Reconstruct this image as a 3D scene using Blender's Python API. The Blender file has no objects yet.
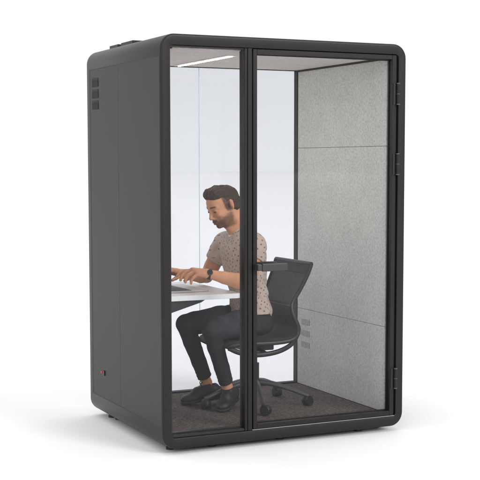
import bpy, bmesh, math, random
import numpy as np
from mathutils import Vector, Matrix
random.seed(7)
PI = math.pi
sc = bpy.context.scene
COL = bpy.data.collections.new("scene"); sc.collection.children.link(COL)

# ------------------------------------------------------------------ materials
def new_mat(name):
    m = bpy.data.materials.new(name); m.use_nodes = True
    nt = m.node_tree; nt.nodes.clear()
    out = nt.nodes.new('ShaderNodeOutputMaterial')
    return m, nt, out
def N(nt, t, **kw):
    n = nt.nodes.new(t)
    for k, v in kw.items():
        if hasattr(n, k): setattr(n, k, v)
        else: n.inputs[k].default_value = v
    return n
def L(nt, a, b): nt.links.new(a, b)
def coords(nt, scale=(1, 1, 1)):
    tc = N(nt, 'ShaderNodeTexCoord'); mp = N(nt, 'ShaderNodeMapping')
    mp.inputs['Scale'].default_value = scale
    L(nt, tc.outputs['Object'], mp.inputs['Vector']); return mp.outputs['Vector']
def ramp(nt, fac, stops):
    r = N(nt, 'ShaderNodeValToRGB'); e = r.color_ramp.elements
    while len(e) < len(stops): e.new(.5)
    for i, (p, c) in enumerate(stops):
        e[i].position = p; e[i].color = (c[0], c[1], c[2], 1)
    L(nt, fac, r.inputs['Fac']); return r.outputs['Color']
def noisy(name, c1, c2, scale=200, rough=.6, bump=.0, metallic=0., stretch=(1, 1, 1), detail=3, bdist=.001, big=None, spec=.5, lo=.35, hi=.65):
    """a surface whose colour drifts between c1 and c2, with a fine bump"""
    m, nt, out = new_mat(name)
    v = coords(nt, stretch)
    n = N(nt, 'ShaderNodeTexNoise'); n.inputs['Scale'].default_value = scale; n.inputs['Detail'].default_value = detail
    L(nt, v, n.inputs['Vector'])
    col = ramp(nt, n.outputs['Fac'], [(lo, c1), (hi, c2)])
    if big:
        n2 = N(nt, 'ShaderNodeTexNoise'); n2.inputs['Scale'].default_value = big[0]; L(nt, v, n2.inputs['Vector'])
        mx = N(nt, 'ShaderNodeMix', data_type='RGBA', blend_type='MULTIPLY'); mx.inputs['Factor'].default_value = 1
        L(nt, col, mx.inputs['A'])
        L(nt, ramp(nt, n2.outputs['Fac'], [(.3, (big[1],) * 3), (.7, (1, 1, 1))]), mx.inputs['B'])
        col = mx.outputs['Result']
    b = N(nt, 'ShaderNodeBsdfPrincipled'); L(nt, col, b.inputs['Base Color'])
    b.inputs['Roughness'].default_value = rough; b.inputs['Metallic'].default_value = metallic
    b.inputs['Specular IOR Level'].default_value = spec
    if bump:
        bp = N(nt, 'ShaderNodeBump'); bp.inputs['Strength'].default_value = bump; bp.inputs['Distance'].default_value = bdist
        L(nt, n.outputs['Fac'], bp.inputs['Height']); L(nt, bp.outputs['Normal'], b.inputs['Normal'])
    L(nt, b.outputs[0], out.inputs['Surface']); return m

M = {}
M['shell'] = noisy('powder_coat', (.0100, .0078, .0080), (.0122, .0096, .0099), 900, .42, .05, bdist=.0002, spec=.29)
M['panel'] = noisy('side_laminate', (.0108, .0086, .0090), (.0136, .0110, .0114), 900, .42, .05, bdist=.0002, spec=.28, big=(2.2, .80))
M['frame'] = noisy('door_frame_paint', (.0085, .0068, .0070), (.0105, .0084, .0087), 900, .42, .05, bdist=.0002, spec=.29)
M['gasket'] = noisy('black_rubber', (.006, .006, .006), (.009, .009, .009), 400, .6)
M['black'] = noisy('black_plastic', (.010, .010, .011), (.015, .015, .016), 300, .42, .1)
M['dark_metal'] = noisy('dark_metal', (.05, .05, .052), (.065, .065, .068), 300, .38, .05)
M['handle'] = noisy('handle_metal', (.045, .043, .043), (.055, .052, .052), 500, .35, .05, metallic=.4)
M['steel'] = noisy('steel', (.45, .45, .46), (.55, .55, .56), 200, .3, metallic=.9)
M['felt'] = noisy('wall_felt', (.49, .485, .46), (.70, .695, .665), 85, .95, .4, detail=5, bdist=.001, big=(6, .93), spec=.1, lo=.26, hi=.60)
M['ceil'] = noisy('ceiling_felt', (.66, .615, .58), (.84, .79, .755), 30, .95, .4, stretch=(1, 5, 1), detail=5, bdist=.001, big=(5, .9), spec=.1)
M['carpet'] = noisy('floor_carpet', (.070, .055, .050), (.185, .155, .143), 75, 1, .5, detail=4, bdist=.002, big=(9, .85), spec=.1, lo=.32, hi=.68)
M['vent'] = noisy('vent_grey', (.30, .30, .29), (.34, .34, .33), 200, .8)
M['ventdark'] = noisy('vent_dark', (.036, .034, .036), (.044, .042, .044), 200, .7, spec=.15)
M['slat'] = noisy('vent_slat', (.056, .053, .056), (.064, .061, .064), 200, .7, spec=.15)
M['white'] = noisy('white_laminate', (.84, .84, .84), (.88, .88, .88), 60, .35, .03)
M['whitebr'] = noisy('white_metal', (.75, .75, .76), (.80, .80, .81), 60, .4)
M['lip_highlight'] = noisy('lip_highlight_grey', (.20, .20, .20), (.26, .26, .26), 200, .4, metallic=.3)  # light grey for the painted highlight under the door
M['silver'] = noisy('laptop_aluminium', (.50, .50, .49), (.55, .55, .54), 300, .38, .03, metallic=.35)
M['keys'] = noisy('laptop_keys', (.03, .03, .032), (.045, .045, .047), 300, .5)
M['paper'] = noisy('paper', (.66, .65, .63), (.72, .71, .69), 60, .8)
M['red'] = noisy('red_plastic', (.50, .03, .025), (.55, .04, .03), 100, .4)
M['ground'] = noisy('studio_floor', (.86, .86, .86), (.87, .87, .87), 2, .85, spec=.15)
M['hair'] = noisy('hair', (.018, .010, .0065), (.105, .068, .046), 26, .55, .9, stretch=(5, 1.0, 12), detail=4, bdist=.003, spec=.35)
M['strap'] = noisy('watch_strap', (.012, .010, .009), (.02, .017, .015), 200, .5)
M['shoe'] = noisy('black_shoe', (.008, .0075, .008), (.015, .014, .015), 120, .55, .3)
M['shoesole'] = noisy('shoe_sole', (.010, .010, .010), (.018, .018, .018), 120, .7)
M['lace'] = noisy('shoe_lace', (.010, .010, .010), (.02, .02, .02), 120, .8)

def mat_glass():
    m, nt, out = new_mat('tinted_glass')
    geo = N(nt, 'ShaderNodeNewGeometry')
    ior = N(nt, 'ShaderNodeMapRange'); ior.inputs['To Min'].default_value = 1.27; ior.inputs['To Max'].default_value = 1 / 1.27
    L(nt, geo.outputs['Backfacing'], ior.inputs['Value'])
    fr = N(nt, 'ShaderNodeFresnel'); L(nt, ior.outputs['Result'], fr.inputs['IOR'])
    ns = N(nt, 'ShaderNodeTexNoise'); ns.inputs['Scale'].default_value = 3
    tr = N(nt, 'ShaderNodeBsdfTransparent')
    L(nt, ramp(nt, ns.outputs['Fac'], [(.3, (.925, .929, .939)), (.7, (.927, .931, .941))]), tr.inputs['Color'])
    gl = N(nt, 'ShaderNodeBsdfGlossy'); gl.inputs['Roughness'].default_value = .02
    mx = N(nt, 'ShaderNodeMixShader'); L(nt, fr.outputs[0], mx.inputs['Fac'])
    L(nt, tr.outputs[0], mx.inputs[1]); L(nt, gl.outputs[0], mx.inputs[2]); L(nt, mx.outputs[0], out.inputs['Surface'])
    return m
M['glass'] = mat_glass()
def mat_emit(name, c, s):
    m, nt, out = new_mat(name)
    e = N(nt, 'ShaderNodeEmission'); e.inputs['Color'].default_value = (*c, 1); e.inputs['Strength'].default_value = s
    L(nt, e.outputs[0], out.inputs['Surface']); return m
M['led'] = mat_emit('led', (1, .96, .91), 85)
M['seamglass'] = noisy('glass_edge', (.70, .90, .92), (.74, .93, .95), 50, .2)

def mat_attr(name, rough=.5, nscale=300, nstr=.2, sss=0, spec=.4, vary=.12, bdist=.0006):
    m, nt, out = new_mat(name)
    at = N(nt, 'ShaderNodeAttribute'); at.attribute_name = 'tint'
    v = coords(nt)
    n = N(nt, 'ShaderNodeTexNoise'); n.inputs['Scale'].default_value = nscale; n.inputs['Detail'].default_value = 3; L(nt, v, n.inputs['Vector'])
    mx = N(nt, 'ShaderNodeMix', data_type='RGBA', blend_type='MULTIPLY'); mx.inputs['Factor'].default_value = 1
    L(nt, at.outputs['Color'], mx.inputs['A']); L(nt, ramp(nt, n.outputs['Fac'], [(.3, (1 - vary,) * 3), (.7, (1 + vary,) * 3)]), mx.inputs['B'])
    b = N(nt, 'ShaderNodeBsdfPrincipled'); L(nt, mx.outputs['Result'], b.inputs['Base Color'])
    b.inputs['Roughness'].default_value = rough; b.inputs['Specular IOR Level'].default_value = spec
    if sss:
        b.inputs['Subsurface Weight'].default_value = sss; b.inputs['Subsurface Radius'].default_value = (.01, .004, .002); b.inputs['Subsurface Scale'].default_value = 1
    bp = N(nt, 'ShaderNodeBump'); bp.inputs['Strength'].default_value = nstr; bp.inputs['Distance'].default_value = bdist
    L(nt, n.outputs['Fac'], bp.inputs['Height']); L(nt, bp.outputs['Normal'], b.inputs['Normal'])
    L(nt, b.outputs[0], out.inputs['Surface']); return m
M['skin'] = mat_attr('skin', .5, 180, .12, .12, .35, .07)
M['jeans'] = mat_attr('denim', .85, 160, .12, 0, .15, .18)

def mat_shirt():
    m, nt, out = new_mat('printed_cotton')
    at = N(nt, 'ShaderNodeAttribute'); at.attribute_name = 'tint'
    v = coords(nt)
    wv = N(nt, 'ShaderNodeTexNoise'); wv.inputs['Scale'].default_value = 900; L(nt, v, wv.inputs['Vector'])
    vo = N(nt, 'ShaderNodeTexVoronoi', voronoi_dimensions='2D'); vo.inputs['Scale'].default_value = 40; vo.inputs['Randomness'].default_value = .5
    pa_ = N(nt, 'ShaderNodeAttribute'); pa_.attribute_name = 'cloth_uv'
    mp = N(nt, 'ShaderNodeMapping'); mp.inputs['Scale'].default_value = (1.0, .85, 1); mp.inputs['Rotation'].default_value = (0, 0, .5)
    L(nt, pa_.outputs['Vector'], mp.inputs['Vector']); L(nt, mp.outputs[0], vo.inputs['Vector'])
    lt = N(nt, 'ShaderNodeMapRange'); lt.inputs['From Min'].default_value = .13; lt.inputs['From Max'].default_value = .20
    lt.inputs['To Min'].default_value = 1; lt.inputs['To Max'].default_value = 0
    L(nt, vo.outputs['Distance'], lt.inputs['Value'])
    f = N(nt, 'ShaderNodeMath', operation='MULTIPLY'); L(nt, lt.outputs[0], f.inputs[0]); L(nt, at.outputs['Alpha'], f.inputs[1])
    mx = N(nt, 'ShaderNodeMix', data_type='RGBA'); L(nt, f.outputs[0], mx.inputs['Factor'])
    L(nt, at.outputs['Color'], mx.inputs['A']); mx.inputs['B'].default_value = (.20, .15, .13, 1)
    b = N(nt, 'ShaderNodeBsdfPrincipled'); L(nt, mx.outputs['Result'], b.inputs['Base Color'])
    b.inputs['Roughness'].default_value = .9; b.inputs['Specular IOR Level'].default_value = .15
    bp = N(nt, 'ShaderNodeBump'); bp.inputs['Strength'].default_value = .25; bp.inputs['Distance'].default_value = .0005
    L(nt, wv.outputs['Fac'], bp.inputs['Height']); L(nt, bp.outputs['Normal'], b.inputs['Normal'])
    L(nt, b.outputs[0], out.inputs['Surface']); return m
M['shirt'] = mat_shirt()

def mat_mesh(name, base, hole, scale):
    """woven chair mesh: fine see-through weave"""
    m, nt, out = new_mat(name)
    v = coords(nt)
    mp = N(nt, 'ShaderNodeMapping'); mp.inputs['Rotation'].default_value = (PI / 4, 0, 0); L(nt, v, mp.inputs['Vector'])
    ws = []
    for d in ('Y', 'Z'):
        w = N(nt, 'ShaderNodeTexWave', bands_direction=d); w.inputs['Scale'].default_value = scale; L(nt, mp.outputs[0], w.inputs['Vector']); ws.append(w)
    mu = N(nt, 'ShaderNodeMath', operation='MULTIPLY'); L(nt, ws[0].outputs['Fac'], mu.inputs[0]); L(nt, ws[1].outputs['Fac'], mu.inputs[1])
    mr = N(nt, 'ShaderNodeMapRange'); mr.inputs['From Min'].default_value = .35; mr.inputs['From Max'].default_value = .6; mr.inputs['To Max'].default_value = hole
    L(nt, mu.outputs[0], mr.inputs['Value'])
    b = N(nt, 'ShaderNodeBsdfPrincipled'); b.inputs['Base Color'].default_value = (*base, 1); b.inputs['Roughness'].default_value = .7
    t = N(nt, 'ShaderNodeBsdfTransparent'); mx = N(nt, 'ShaderNodeMixShader')
    L(nt, mr.outputs[0], mx.inputs['Fac']); L(nt, b.outputs[0], mx.inputs[1]); L(nt, t.outputs[0], mx.inputs[2]); L(nt, mx.outputs[0], out.inputs['Surface'])
    return m
M['weave'] = mat_mesh('chair_weave', (.062, .062, .065), .68, 26)
M['weave_band'] = noisy('chair_band', (.020, .020, .022), (.03, .03, .032), 300, .7, .3)
M['seatfab'] = noisy('seat_fabric', (.040, .040, .042), (.062, .062, .065), 300, .75, .4)

# ------------------------------------------------------------------ object helpers
def link(o, parent=None):
    COL.objects.link(o)
    if parent: o.parent = parent
    return o
def empty(name, loc, label, cat, group=None):
    o = bpy.data.objects.new(name, None); o.empty_display_size = .1; link(o); o.location = loc
    o['label'] = label; o['category'] = cat
    if group: o['group'] = group
    return o
def finish(name, bm, mat, parent=None, smooth=True, bevel=0, seg=2, weighted=True):
    me = bpy.data.meshes.new(name); bmesh.ops.recalc_face_normals(bm, faces=bm.faces)
    bm.to_mesh(me); bm.free(); me.materials.append(mat)
    o = bpy.data.objects.new(name, me); link(o, parent)
    if parent is not None and parent.type == 'EMPTY': o.matrix_parent_inverse = Matrix.Translation(-parent.location)
    if bevel:
        b = o.modifiers.new('bevel', 'BEVEL'); b.width = bevel; b.segments = seg; b.limit_method = 'ANGLE'; b.angle_limit = math.radians(40); b.harden_normals = True
        smooth = True
    if smooth:
        for p in me.polygons: p.use_smooth = True
        if not bevel: me.set_sharp_from_angle(angle=math.radians(40))
    return o
def box(bm, x0, x1, y0, y1, z0, z1, R=None):
    vs = [Vector((x, y, z)) for x in (x0, x1) for y in (y0, y1) for z in (z0, z1)]
    if R is not None:
        c = sum(vs, Vector()) / 8; vs = [c + R @ (v - c) for v in vs]
    v = [bm.verts.new(p) for p in vs]
    for f in ((0, 1, 3, 2), (4, 6, 7, 5), (0, 4, 5, 1), (2, 3, 7, 6), (0, 2, 6, 4), (1, 5, 7, 3)): bm.faces.new([v[i] for i in f])
def boxo(name, mat, parent, b, bevel=.002, seg=2):
    bm = bmesh.new(); box(bm, *b); return finish(name, bm, mat, parent, bevel=bevel, seg=seg)
def cyl(bm, a, b, r0, r1=None, n=24, cap=True):
    a = Vector(a); b = Vector(b); r1 = r0 if r1 is None else r1
    d = (b - a).normalized(); u = d.orthogonal().normalized(); w = d.cross(u)
    A = []; B = []
    for i in range(n):
        t = 2 * PI * i / n; q = u * math.cos(t) + w * math.sin(t)
        A.append(bm.verts.new(a + q * r0)); B.append(bm.verts.new(b + q * r1))
    for i in range(n): bm.faces.new((A[i], A[(i + 1) % n], B[(i + 1) % n], B[i]))
    if cap: bm.faces.new(A[::-1]); bm.faces.new(B)
def catmull(pts, n):
    P = [np.array(p, float) for p in pts]; P = [2 * P[0] - P[1]] + P + [2 * P[-1] - P[-2]]
    out = []
    for i in range(1, len(P) - 2):
        for k in range(n):
            t = k / n
            out.append(.5 * ((2 * P[i]) + (-P[i - 1] + P[i + 1]) * t + (2 * P[i - 1] - 5 * P[i] + 4 * P[i + 1] - P[i + 2]) * t * t + (-P[i - 1] + 3 * P[i] - 3 * P[i + 1] + P[i + 2]) * t ** 3))
    out.append(P[-2]); return out
def tube(bm, pts, r, n=12, sub=6, flat=None, up=(0, 1, 0)):
    """tube through pts; r a number or one per point; flat=(a,b) scales section across / along up"""
    pr = [list(p) + [r if not hasattr(r, '__len__') else r[i]] for i, p in enumerate(pts)]
    S = catmull(pr, sub); rings = []; up = Vector(up)
    for i, s in enumerate(S):
        p = Vector(s[:3]); d = (Vector(S[min(i + 1, len(S) - 1)][:3]) - Vector(S[max(i - 1, 0)][:3])).normalized()
        u = up - d * up.dot(d); u.normalize(); w = d.cross(u); fa, fb = flat or (1, 1)
        rings.append([bm.verts.new(p + (w * math.cos(2 * PI * k / n) * fa + u * math.sin(2 * PI * k / n) * fb) * s[3]) for k in range(n)])
    for A, B in zip(rings, rings[1:]):
        for k in range(n): bm.faces.new((A[k], A[(k + 1) % n], B[(k + 1) % n], B[k]))
    bm.faces.new(rings[0][::-1]); bm.faces.new(rings[-1])

# ------------------------------------------------------------------ signed-distance modelling (people, shoes, cloth)
class Field:
    def __init__(s, lo, hi, h):
        s.lo = np.array(lo, float); s.h = h; s.n = np.ceil((np.array(hi) - s.lo) / h).astype(int) + 1
        s.d = np.full(s.n, .05, np.float32)
    def win(s, lo, hi):
        a = np.clip(np.floor((np.array(lo) - s.lo) / s.h).astype(int), 0, s.n); b = np.clip(np.ceil((np.array(hi) - s.lo) / s.h).astype(int) + 1, 0, s.n)
        sl = tuple(slice(int(i), int(j)) for i, j in zip(a, b))
        ax = [(s.lo[k] + s.h * np.arange(a[k], b[k])).astype(np.float32) for k in range(3)]
        return sl, np.stack(np.meshgrid(*ax, indexing='ij'), -1)
    def op(s, f, lo, hi, k, mode):
        sl, P = s.win(lo, hi)
        if P.size == 0: return
        d = f(P); a = s.d[sl]
        if mode == 'sub': d = -d; a2, b2 = -a, -d
        else: a2, b2 = a, d
        if k > 0:
            hh = np.maximum(k - np.abs(a2 - b2), 0) / k; r = np.minimum(a2, b2) - hh * hh * k * .25
        else: r = np.minimum(a2, b2)
        s.d[sl] = -r if mode == 'sub' else r
    def cap(s, a, b, ra, rb=None, k=.012, mode='add'):
        a = np.array(a, float); b = np.array(b, float); rb = ra if rb is None else rb; m = max(ra, rb) + k + .02
        def f(P):
            ba = b - a; t = np.clip(((P - a) @ ba) / (ba @ ba), 0, 1)
            q = P - a - t[..., None] * ba
            return np.sqrt((q * q).sum(-1)) - (ra + (rb - ra) * t)
        s.op(f, np.minimum(a, b) - m, np.maximum(a, b) + m, k, mode)
    def chain(s, pts, rs, k=.012, mode='add'):
        for i in range(len(pts) - 1): s.cap(pts[i], pts[i + 1], rs[i], rs[i + 1], k, mode)
    def ell(s, c, r, k=.015, R=None, mode='add'):
        c = np.array(c, float); r = np.array(r, float); m = r.max() + k + .02
        def f(P):
            q = P - c
            if R is not None: q = q @ R
            k0 = np.sqrt(((q / r) ** 2).sum(-1)); k1 = np.sqrt(((q / r ** 2) ** 2).sum(-1)) + 1e-9
            return k0 * (k0 - 1) / k1
        s.op(f, c - m, c + m, k, mode)
    def half(s, pt, nrm, mode='sub', k=.004, lo=None, hi=None):
        """cut away everything on the side the normal points to"""
        pt = np.array(pt, float); n = np.array(nrm, float); n /= np.linalg.norm(n)
        L_ = s.lo if lo is None else lo; H_ = (s.lo + s.h * s.n) if hi is None else hi
        s.op(lambda P: -((P - pt) @ n), L_, H_, k, mode)
    def disp(s, f):
        sl, P = s.win(s.lo, s.lo + s.h * s.n); near = np.abs(s.d) < .03
        s.d[near] += f(P[near]).astype(np.float32)
def surface_nets(F):
    d = F.d.copy(); d[0] = d[-1] = .05; d[:, 0] = d[:, -1] = .05; d[:, :, 0] = d[:, :, -1] = .05
    neg = d < 0
    idx = np.argwhere(neg); a = idx.min(0) - 2; b = idx.max(0) + 3
    a = np.maximum(a, 0); b = np.minimum(b, np.array(d.shape))
    d = d[a[0]:b[0], a[1]:b[1], a[2]:b[2]]; neg = d < 0
    n = np.array(d.shape) - 1
    cnt = np.zeros(n, np.int8)
    for i in (0, 1):
        for j in (0, 1):
            for k in (0, 1): cnt += neg[i:i + n[0], j:j + n[1], k:k + n[2]]
    act = (cnt > 0) & (cnt < 8); cells = np.argwhere(act)
    vid = np.full(n, -1, np.int64); vid[act] = np.arange(len(cells))
    acc = np.zeros((len(cells), 3)); num = np.zeros(len(cells))
    corners = [(i, j, k) for i in (0, 1) for j in (0, 1) for k in (0, 1)]
    V = {c: d[cells[:, 0] + c[0], cells[:, 1] + c[1], cells[:, 2] + c[2]] for c in corners}
    for c in corners:
        for ax in range(3):
            if c[ax] == 0:
                e = list(c); e[ax] = 1; e = tuple(e); va, vb = V[c], V[e]
                m = (va < 0) != (vb < 0); t = np.where(m, va / np.where(m, va - vb, 1), 0)
                p = np.repeat(np.array(c, float)[None], len(cells), 0); p[:, ax] += t
                acc[m] += p[m]; num[m] += 1
    verts = F.lo + F.h * (a + cells + acc / num[:, None])
    faces = []
    for ax in range(3):
        s0 = [slice(None)] * 3; s1 = [slice(None)] * 3; s0[ax] = slice(0, -1); s1[ax] = slice(1, None)
        A = neg[tuple(s0)]; B = neg[tuple(s1)]; e = np.argwhere(A != B); o1, o2 = [k for k in range(3) if k != ax]
        e = e[(e[:, o1] > 0) & (e[:, o2] > 0) & (e[:, o1] < n[o1]) & (e[:, o2] < n[o2])]
        q = []
        for (u, w) in ((0, 0), (-1, 0), (-1, -1), (0, -1)):
            c = e.copy(); c[:, o1] += u; c[:, o2] += w; q.append(vid[c[:, 0], c[:, 1], c[:, 2]])
        q = np.stack(q, 1); flip = A[e[:, 0], e[:, 1], e[:, 2]]
        if ax == 1: flip = ~flip
        q[flip] = q[flip][:, ::-1]; faces.append(q)
    faces = np.concatenate(faces); faces = faces[(faces >= 0).all(1)]
    return verts, faces
def sdf_object(name, F, mat, parent, tint=None, relax=2):
    v, f = surface_nets(F)
    for _ in range(relax):
        s = np.zeros_like(v); c = np.zeros(len(v))
        for i in range(4):
            p, q = f[:, i], f[:, (i + 1) % 4]
            for k in range(3): s[:, k] += np.bincount(p, v[q, k], len(v)) + np.bincount(q, v[p, k], len(v))
            c += np.bincount(p, minlength=len(v)) + np.bincount(q, minlength=len(v))
        v = v * .45 + .55 * s / np.maximum(c, 1)[:, None]
    # outward orientation
    a, b, c_ = v[f[:, 0]], v[f[:, 1]], v[f[:, 2]]
    if (np.einsum('ij,ij->i', a, np.cross(b, c_))).sum() < 0: f = f[:, ::-1]
    me = bpy.data.meshes.new(name); me.vertices.add(len(v)); me.loops.add(f.size); me.polygons.add(len(f))
    me.vertices.foreach_set('co', v.astype(np.float32).ravel()); me.loops.foreach_set('vertex_index', f.astype(np.int32).ravel())
    me.polygons.foreach_set('loop_start', np.arange(0, f.size, 4, dtype=np.int32)); me.polygons.foreach_set('use_smooth', np.ones(len(f), bool))
    me.update(calc_edges=True); me.validate()
    if tint is not None:
        at = me.attributes.new('tint', 'FLOAT_COLOR', 'POINT'); at.data.foreach_set('color', tint(v).astype(np.float32).ravel())
    me.materials.append(mat); o = bpy.data.objects.new(name, me); link(o, parent)
    if parent is not None and parent.type == 'EMPTY': o.matrix_parent_inverse = Matrix.Translation(-parent.location)
    return o
def wob(P, f, ph=0.):
    x, y, z = P[..., 0] * f, P[..., 1] * f, P[..., 2] * f
    return (np.sin(x + 1.7 * np.sin(y * .8 + ph) + ph) * np.cos(y * 1.1 - z * .7 + 1.3 * np.sin(z * .9 + ph)) + np.sin(z * 1.2 + .9 * np.sin(x * 1.3 + ph * 2))) * .5
def sstep(a, b, x):
    t = np.clip((x - a) / (b - a), 0, 1); return t * t * (3 - 2 * t)

# ------------------------------------------------------------------ setting
HW, H, D = .751, 2.2, 1.232
bm = bmesh.new(); S = 220
v = [bm.verts.new((x, y, -.03)) for x, y in ((-S, -S), (S, -S), (S, S), (-S, S))]; bm.faces.new(v)
g = finish('studio_floor', bm, M['ground'], smooth=False); g['kind'] = 'structure'

# ------------------------------------------------------------------ booth
booth = empty('office_booth', (0, .6, -.03), 'charcoal soundproof work booth with glass front and back walls', 'office booth')
def rrect(hw, z0, z1, r, n=8):
    P = []
    for cx, cz, a0 in ((hw - r, z1 - r, 0), (-hw + r, z1 - r, 90), (-hw + r, z0 + r, 180), (hw - r, z0 + r, 270)):
        for i in range(n + 1):
            t = math.radians(a0 + 90 * i / n); P.append((cx + r * math.cos(t), cz + r * math.sin(t)))
    return P
sect = [(0, .5), (0, .012), (.0012, .006), (.0035, .0025), (.007, .0006), (.012, 0), (.046, 0), (.0495, .0012), (.051, .005), (.051, .3), (.051, D - .006), (.046, D), (.012, D), (.0035, D - .0025), (0, D - .012)]
bm = bmesh.new(); rings = []
for o_, y in sect:
    rings.append([bm.verts.new((x, y, z)) for x, z in rrect(HW - o_, o_ * 1.16, H - o_ * 1.16, max(.08 - o_ * 1.15, .018))])
n = len(rings[0])
for i in range(len(rings)):
    A, B = rings[i], rings[(i + 1) % len(rings)]
    for k in range(n): bm.faces.new((A[k], A[(k + 1) % n], B[(k + 1) % n], B[k]))
finish('shell', bm, M['shell'], booth)
for s in (-1, 1):
    def sx(a, b): return (min(s * a, s * b), max(s * a, s * b))
    X = sx(.750, .7518)
    boxo('side_panel', M['panel'], booth, (*X, .0135, .6604, .1225, 2.0815), .0006, 1)
    boxo('side_panel', M['panel'], booth, (*X, .6614, 1.150, .1225, 2.0815), .0006, 1)
    X = sx(.750, .7513)
    bm = bmesh.new(); box(bm, *X, .078, 1.150, 2.0815, 2.0855); box(bm, *X, .078, 1.150, .1175, .1225); box(bm, *X, 1.150, 1.180, .1175, 2.0855)
    finish('panel_gasket', bm, M['gasket'], booth, smooth=False)
    for z0 in (1.979, 1.912, 1.846):
        y0, y1, z1 = 1.008, 1.118, z0 + .053
        bm = bmesh.new(); X = sx(.7524, .7532)
        box(bm, *X, y0, y1, z0, z1)
        ve = finish('vent', bm, M['ventdark'], booth, smooth=False)
        bm = bmesh.new(); X = sx(.7534, .7548)
        for k in range(9):
            yy = y0 + .004 + k * (y1 - y0 - .008) / 8; box(bm, *X, yy - .0022, yy + .0022, z0, z1 - .012)
        finish('grille', bm, M['slat'], ve, smooth=False)
# red / black latch low on the left side
bm = bmesh.new(); cyl(bm, (-.752, .985, .275), (-.760, .985, .275), .0075); bb = finish('lock_knob', bm, M['red'], booth)
boxo('latch', M['black'], booth, (-.757, -.7523, .940, .968, .258, .288), .002)
# interior linings
boxo('ceiling_panel', M['ceil'], booth, (-.66, .66, .06, 1.17, 2.128, 2.1405), .001)
for z0, z1 in ((.072, .5742), (.5760, 1.6242), (1.6260, 2.118)):
    boxo('felt_panel', M['felt'], booth, (.668, .698, .075, 1.172, z0, z1), .0022, 2)
    boxo('felt_panel', M['felt'], booth, (-.698, -.668, .075, 1.172, z0, z1), .0022, 2)
for s in (-1, 1):
    bm = bmesh.new(); x0, x1 = sorted((s * (.655 if s > 0 else .690), s * .6995)); box(bm, x0, x1, .075, 1.172, 2.1185, 2.1275); finish('ceiling_trim', bm, M['gasket'], booth, smooth=False)
    bm = bmesh.new(); x0, x1 = sorted((s * .664, s * .6675)); box(bm, x0, x1, .076, 1.171, .0665, .074); finish('skirting', bm, M['gasket'], booth, smooth=False)
boxo('floor_carpet', M['carpet'], booth, (-.696, .696, .072, 1.172, .0605, .070), .002)
# interior vents
for z0 in (.471, .398, .322):
    bm = bmesh.new(); box(bm, .6668, .6676, 1.0, 1.115, z0, z0 + .037); ve = finish('wall_vent', bm, M['vent'], booth, smooth=False)
    bm = bmesh.new()
    for k in range(12): yy = 1.003 + k * .0098; box(bm, .6655, .6665, yy, yy + .005, z0, z0 + .037)
    finish('grille', bm, M['felt'], ve, smooth=False)
# LED strip
boxo('light_housing', M['whitebr'], booth, (-.232, -.168, .30, 1.115, 2.1225, 2.1279), .001)
led = boxo('ceiling_light', M['led'], booth, (-.207, -.193, .32, 1.095, 2.1200, 2.1223), .0005)
# back window
bm = bmesh.new()
box(bm, -.699, .699, 1.174, 1.222, .0605, .0795); box(bm, -.699, .699, 1.174, 1.222, 2.1255, 2.1395)
box(bm, -.699, -.664, 1.1742, 1.2218, .0797, 2.1253); box(bm, .664, .699, 1.1742, 1.2218, .0797, 2.1253)
bw = finish('back_window', bm, M['gasket'], booth, bevel=.0015)
boxo('pane', M['glass'], bw, (-.664, -.0242, 1.195, 1.203, .0795, 2.1255), 0); boxo('pane', M['glass'], bw, (-.0218, .664, 1.195, 1.203, .0795, 2.1255), 0)
boxo('glass_joint', M['seamglass'], bw, (-.0240, -.0220, 1.1952, 1.2028, .0797, 2.1253), 0)
# front fixed window and mullion
bm = bmesh.new()
box(bm, -.6995, -.6915, .012, .05, .0597, 2.1403); box(bm, -.6913, -.2646, .012, .05, .0597, .0735); box(bm, -.6913, -.2646, .012, .05, 2.132, 2.1403)
fw = finish('front_window', bm, M['gasket'], booth, bevel=.0015)
boxo('pane', M['glass'], fw, (-.6915, -.2646, .028, .036, .0735, 2.132), 0)
boxo('sill', M['frame'], fw, (-.6913, -.2646, .0505, .072, .0597, .0800), .001)
bm = bmesh.new(); box(bm, -.2645, -.2480, .007, .075, .0597, 2.1403); box(bm, -.2478, -.2225, .0012, .075, .0597, 2.1403)
finish('mullion', bm, M['frame'], booth, bevel=.002)
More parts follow.
